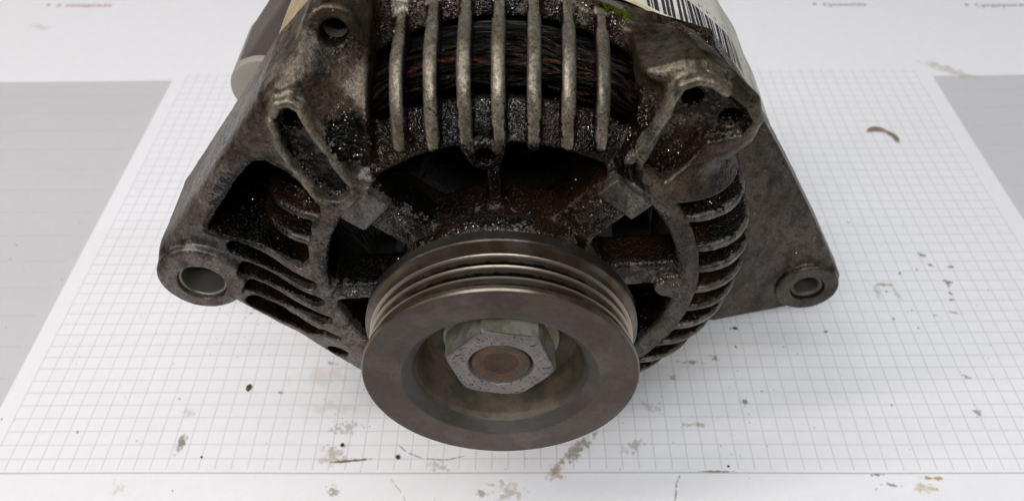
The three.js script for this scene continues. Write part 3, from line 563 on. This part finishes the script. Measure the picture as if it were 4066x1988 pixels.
// ------------------------------------------------------------------ table and desk pad
{
  const t = new THREE.Mesh(new THREE.BoxGeometry(1.3, 0.03, 0.8), std({ color: col(0.45, 0.43, 0.4), roughness: 0.6 })); t.name = 'table_top'; t.position.set(0, -0.0195, -0.12); t.receiveShadow = t.castShadow = true; tag(t, null, null, null, 'structure'); scene.add(t);
}
const PX0 = -330, PX1 = 330, PZ0 = -345, PZ1 = 60;                    // the pad's extent, mm
function padHalf(x0, x1) {
  const W = 2048, H = 2048, sx = W / (x1 - x0), sz = H / (PZ1 - PZ0), cv = document.createElement('canvas'); cv.width = W; cv.height = H; const c = cv.getContext('2d');
  const X = (x) => (x - x0) * sx, Z = (z) => (z - PZ0) * sz, rect = (a, b, d, e) => c.fillRect(X(a), Z(b), (d - a) * sx, (e - b) * sz);
  c.fillStyle = '#efeff2'; c.fillRect(0, 0, W, H);
  c.fillStyle = '#cdccce'; rect(-400, -216.5, -166, 0); rect(203, -216.5, 400, 0);
  c.fillStyle = '#c4c3c6'; for (let z = -204; z < 0; z += 14) { rect(-400, z - 0.25, -170, z + 0.25); rect(207, z - 0.25, 400, z + 0.25); }
  const gx0 = -159.5, gx1 = 195.5, gz0 = -222.5;
  c.fillStyle = '#d3d3db'; const lw = 0.32;
  for (let i = 0; i <= 71; i++) rect(gx0 + i * 5 - lw / 2, gz0, gx0 + i * 5 + lw / 2, -1.2);
  for (let j = 1; j <= 44; j++) rect(gx0, -j * 5 - lw / 2, gx1, -j * 5 + lw / 2);
  c.fillStyle = '#b9b8bd'; rect(gx0, -0.2, gx1, 0.2);
  const text = (s, x, z, h, colr, w) => { c.save(); c.translate(X(x), Z(z)); c.scale(sx * h / 40, sz * h / 40); c.fillStyle = colr; c.font = 'bold 40px sans-serif'; c.fillText(s, 0, 0, w); c.restore(); };
  text('\u2022', -259, -290.6, 7, '#b87880'); text('2. понедељак', -253, -291.2, 4.6, '#c08080');
  text('\u2022', 162, -283.4, 7, '#8f8f8f'); text('Суnаweldо', 167.5, -283.8, 4.4, '#969696');
  text('\u2022', 243.5, -282.4, 7, '#8a8a8a'); text('Сундаушсаро', 249, -283, 4.6, '#929292');
  // dirt: grainy smears and specks; broad beige marks paint a warm shadow band
  const id = c.getImageData(0, 0, W, H), D = id.data;
  const mark = (x, z, rx, rz, ang, colr, a, thr, fr) => {             // a smudge with a ragged, grainy outline
    const ca = Math.cos(ang), sa = Math.sin(ang), R = Math.max(rx, rz) * 1.3;
    const i0 = Math.max(0, Math.floor(X(x - R))), i1 = Math.min(W - 1, Math.ceil(X(x + R))), j0 = Math.max(0, Math.floor(Z(z - R))), j1 = Math.min(H - 1, Math.ceil(Z(z + R)));
    for (let j = j0; j <= j1; j++) for (let i = i0; i <= i1; i++) {
      const wx = x0 + (i + 0.5) / sx - x, wz = PZ0 + (j + 0.5) / sz - z, u = (wx * ca + wz * sa) / rx, v = (-wx * sa + wz * ca) / rz, d = hyp(u, v); if (d > 1.3) continue;
      const n = fbm((wx + x) * fr + 50, (wz + z) * fr + 90, x * 0.1, 3), m = a * sstep(thr, thr + 0.36, n + 0.5 * (1 - d) - 0.15) * sstep(1.3, 0.9, d); if (m <= 0) continue;
      const k = (j * W + i) * 4; for (let q = 0; q < 3; q++) D[k + q] = D[k + q] * (1 - m) + colr[q] * m;
    }
  };
    const brown = [112, 100, 78], grey = [120, 115, 112], tan = [150, 134, 100], dark = [62, 56, 44];
  for (const s of [[213, -221, 17, 4.5, 0.62, [176, 170, 158], 0.5, 0.3, 0.3], [137.5, -78, 6, 1.1, 0, [150, 148, 134], 0.7, 0.35, 0.6], [134, -74, 1.6, 5, 0.1, [160, 155, 148], 0.5, 0.4, 0.7], [141, -73, 1.2, 4.5, -0.1, [165, 160, 155], 0.4, 0.4, 0.7],
    [161, -79, 2.2, 2.6, 0, grey, 0.9, 0.42, 0.8], [160, -73.5, 1.8, 1.1, 0, grey, 0.8, 0.42, 0.9], [159.6, -70.5, 1.6, 1, 0, grey, 0.7, 0.42, 0.9], [157.8, -64.2, 4, 0.9, 0.2, [126, 116, 110], 0.8, 0.42, 0.8], [158, -88, 1.8, 1.4, 0.5, brown, 0.9, 0.4, 0.8], [165, -87, 2, 1, -0.2, brown, 0.9, 0.4, 0.8], [156.4, -93.6, 2, 1.5, 0.6, dark, 0.6, 0.4, 0.8], [150, -63, 3, 0.7, 0.1, grey, 0.5, 0.45, 0.8],
    [-102.4, -10.5, 2, 5.4, 0.1, grey, 0.85, 0.44, 1.0], [-54, -6, 8, 5.5, 0.1, [150, 138, 118], 0.5, 0.48, 0.7], [-48.5, -4.4, 7.5, 0.55, -0.1, brown, 0.95, 0.2, 0.8], [-51, -16, 9, 4, 0, grey, 0.4, 0.52, 0.9], [-33.6, -6, 1.1, 1.3, 0, dark, 0.7, 0.35, 1.2], [-20, -2, 6, 4, 0.4, grey, 0.3, 0.52, 0.8],
    [14, 1, 4.5, 2.4, 0.2, [160, 145, 128], 0.6, 0.44, 0.6], [22, -8, 3, 11, 0.75, [130, 122, 100], 0.7, 0.42, 0.7], [15, -1.5, 3.4, 3, 0.3, [150, 128, 92], 0.7, 0.45, 0.9], [0, 6, 9, 5, 0.3, [160, 148, 134], 0.5, 0.5, 0.6], [-7, 7, 3, 2, 0.6, grey, 0.6, 0.48, 0.9],
    [127.7, 1.6, 5, 1.1, 0.1, [150, 118, 70], 0.7, 0.42, 0.6], [125, 5, 6, 3, 0.2, [170, 145, 105], 0.5, 0.48, 0.6], [115, 4, 4, 1, 0.15, grey, 0.7, 0.44, 0.8], [112, 0.5, 3, 0.7, 0, grey, 0.8, 0.4, 0.9], [64, -0.4, 6.5, 0.5, 0, [130, 122, 112], 0.8, 0.25, 0.8],
    [79, -57, 2, 0.8, 0.1, dark, 0.9, 0.38, 1], [62, -42, 6, 1.1, 0.05, grey, 0.7, 0.46, 0.9], [70, -44, 3, 1.4, 0.4, [110, 100, 92], 0.6, 0.47, 1], [55, -36, 2.5, 2, 0, grey, 0.5, 0.48, 1], [77, -26, 2.2, 2.2, 0.2, [120, 112, 100], 0.8, 0.46, 1], [60, -17, 6, 1.3, 0.05, [150, 142, 130], 0.6, 0.46, 0.9], [46, -24, 8, 3, 0.5, [160, 152, 140], 0.4, 0.5, 0.8], [40, -9, 7, 3, -0.4, [150, 140, 128], 0.5, 0.5, 0.8], [150, -22, 2, 3.5, 0.1, grey, 0.7, 0.48, 1], [152, -36, 3, 1.2, 0.3, grey, 0.6, 0.47, 1],
    [-64, -36, 16, 7, 0, [205, 196, 190], 0.4, 0.48, 0.25], [-58, -24, 18, 4, 0, [206, 196, 188], 0.4, 0.46, 0.25], [-103, -22, 5, 3, 0.2, grey, 0.25, 0.5, 0.6], [-253, -270, 10, 4, 0.2, [200, 192, 190], 0.5, 0.45, 0.15], [-60, -42, 3, 1, 0.3, grey, 0.5, 0.46, 1], [-75, -30, 1.6, 1, 0, grey, 0.7, 0.44, 1], [-52, 6, 4, 3, 0.4, [140, 130, 110], 0.7, 0.5, 0.9], [-117, 5, 6, 4, 0.5, [190, 182, 170], 0.5, 0.52, 0.7]]) mark(s[0], s[1], s[2] * 0.85, s[3] * 0.85, s[4], s[5], s[6] * 0.95, s[7] - 0.02, s[8] * 1.25);  // the broad beige marks here paint the warm shadow left of the pulley
  const line = (P, w, colr, a) => { for (let i = 0; i + 1 < P.length; i++) { const [ax, az] = P[i], [bx, bz] = P[i + 1]; mark((ax + bx) / 2, (az + bz) / 2, hyp(bx - ax, bz - az) / 2 + 0.3, w, Math.atan2(bz - az, bx - ax), colr, a, 0.3, 1.1); } };
  line([[52.5, 0.6], [51, 4], [50, 9], [48.5, 12]], 0.35, [150, 140, 128], 0.8); line([[-34, -10], [-31, -7.4], [-26, -5.2], [-19, -4.6], [-13, -6]], 0.3, [140, 130, 118], 0.7); line([[-35, 2], [-31, 7], [-29, 11]], 0.25, [190, 184, 178], 0.7);
  // loose specks, denser near the alternator
  seed = 777 + Math.round(x0);
  for (let k = 0; k < 280; k++) {
    const x = (rnd() + rnd() + rnd() - 1.5) * 190, z = -62 + (rnd() + rnd() - 1) * 78, r = 0.14 + 0.5 * rnd() * rnd() * rnd(), g = rnd();
    mark(x, z, r * (1 + rnd()), r, rnd() * 3, g < 0.5 ? grey : brown, 0.25 + 0.6 * rnd(), 0.1, 1.5);
  }
  for (let j = 0; j < H; j++) for (let i = 0; i < W; i++) { const k = (j * W + i) * 4, n = 1 + 0.012 * nCast[(j % TN) * TN + (i % TN)]; D[k] *= n; D[k + 1] *= n; D[k + 2] *= n; }
  c.putImageData(id, 0, 0);
  const t = new THREE.CanvasTexture(cv); t.colorSpace = THREE.SRGBColorSpace; t.anisotropy = 16; t.wrapS = t.wrapT = THREE.ClampToEdgeWrapping; return t;
}
{
  const n = 220, m = 160, pos = [], uv = [], gi = [[], []];
  const yAt = (x, z) => 0.28 * Math.sin(x * 0.021 + 1) * Math.sin(z * 0.03 + 0.4) + 0.22 * Math.sin(x * 0.043 + z * 0.02) - 0.5 + 0.55 * Math.exp(-((z + 47 + x * 0.02) ** 2) / 40) * Math.exp(-((Math.abs(x) - 75) ** 2) / 2600) + 0.35 * Math.exp(-((z + 20) ** 2) / 60) * Math.exp(-(x * x) / 9000);
  for (const [h, x0, x1] of [[0, PX0, 0], [1, 0, PX1]]) {
    const b = pos.length / 3;
    for (let j = 0; j <= m; j++) for (let i = 0; i <= n / 2; i++) { const x = mix(x0, x1, i / (n / 2)), z = mix(PZ0, PZ1, j / m); pos.push(x * MM, yAt(x, z) * MM, z * MM); uv.push(i / (n / 2), 1 - j / m); }
    const w = n / 2 + 1; for (let j = 0; j < m; j++) for (let i = 0; i < n / 2; i++) gi[h].push(b + j * w + i, b + (j + 1) * w + i, b + j * w + i + 1, b + j * w + i + 1, b + (j + 1) * w + i, b + (j + 1) * w + i + 1);
  }
  const g = new THREE.BufferGeometry(); g.setAttribute('position', new THREE.Float32BufferAttribute(pos, 3)); g.setAttribute('uv', new THREE.Float32BufferAttribute(uv, 2)); g.setIndex([...gi[0], ...gi[1]]);
  g.addGroup(0, gi[0].length, 0); g.addGroup(gi[0].length, gi[1].length, 1); g.computeVertexNormals();
  const mk = (t) => std({ map: t, roughness: 0.62 });
  const pad = new THREE.Mesh(g, [mk(padHalf(PX0, 0)), mk(padHalf(0, PX1))]); pad.name = 'desk_pad'; pad.receiveShadow = true; pad.castShadow = true; scene.add(pad);
  tag(pad, 'white paper desk pad with printed squared grid and grey side columns under the alternator', 'desk pad');
}

// ------------------------------------------------------------------ loose crumbs of dirt on the pad
function crumb(name, label, x, z, s, c, sx = 1, sz = 1) {
  const g = new THREE.IcosahedronGeometry(1, 3), p = g.attributes.position;
  for (let i = 0; i < p.count; i++) { const a = p.getX(i), b = p.getY(i), d = p.getZ(i), k = 0.6 + 0.8 * fbm(a * 1.4 + x, b * 1.4, d * 1.4 + z, 3); p.setXYZ(i, a * k * s * sx * MM, Math.max(-0.2, b * k) * s * 0.7 * MM, d * k * s * sz * MM); }
  g.computeVertexNormals();
  const m = new THREE.Mesh(g, std({ color: col(...c), roughness: 0.7, bumpMap: castBump, bumpScale: 0.0001 })); m.name = name; m.position.set(x * MM, 0.1 * MM, z * MM); m.castShadow = m.receiveShadow = true; scene.add(m);
  return tag(m, label, 'crumb', 'crumbs of dirt on the pad');
}
crumb('dirt_crumb', 'brown oval dirt crumb alone on the grid left of the pulley', -85.8, -31.7, 0.95, [0.09, 0.07, 0.045], 0.9, 1.5);
crumb('dirt_crumb_001', 'dark crumb above the brown streak at the lower left of the pulley', -51.4, -9.5, 0.6, [0.03, 0.025, 0.012]);
crumb('dirt_crumb_002', 'small brown crumb at the foot of the pad just below the pulley rim', -33.6, -5.2, 0.55, [0.06, 0.05, 0.03], 1, 1.2);
crumb('dirt_crumb_003', 'tiny black crumb near the lower grid border on the left', -94.5, -5.3, 0.32, [0.02, 0.02, 0.018]);
crumb('dirt_crumb_004', 'tiny black crumb on the lower grid border on the right', 67.5, -2, 0.36, [0.015, 0.02, 0.018]);
crumb('dirt_crumb_005', 'black flake below the edge of the right mounting ear', 79.3, -57, 0.5, [0.02, 0.022, 0.02], 1.5, 0.7);
{
  const pts = [[157.8, 0.2, -171], [161, 0.5, -172.6], [164.3, 0.6, -172.2], [167.2, 0.5, -170], [169.3, 0.4, -166.7], [169.6, 0.2, -163]].map((p) => new THREE.Vector3(p[0] * MM, p[1] * MM, p[2] * MM)), cu = new THREE.CatmullRomCurve3(pts);
  const g = new THREE.TubeGeometry(cu, 60, 0.001, 10), p = g.attributes.position, v = new THREE.Vector3();
  for (let i = 0; i <= 60; i++) { const c = cu.getPointAt(i / 60), t = i / 60, r = (0.35 + 0.9 * Math.sin(Math.PI * Math.min(1, t * 1.9)) * (t < 0.53 ? 1 : 0) + 0.55 * sstep(0.45, 0.7, t)) * sstep(0, 0.08, t) * sstep(1, 0.93, t) * 0.95; for (let k = 0; k <= 10; k++) { const q = i * 11 + k; v.fromBufferAttribute(p, q).sub(c).multiplyScalar(r); p.setXYZ(q, c.x + v.x, c.y + v.y * 0.5, c.z + v.z); } }
  g.computeVertexNormals();
  const m = new THREE.Mesh(g, std({ color: col(0.24, 0.19, 0.11), roughness: 0.7 })); m.name = 'dirt_shaving'; m.castShadow = m.receiveShadow = true; scene.add(m); tag(m, 'curved brown shaving lying on the grid right of the alternator', 'shaving');
}
renderer.render(scene, camera);
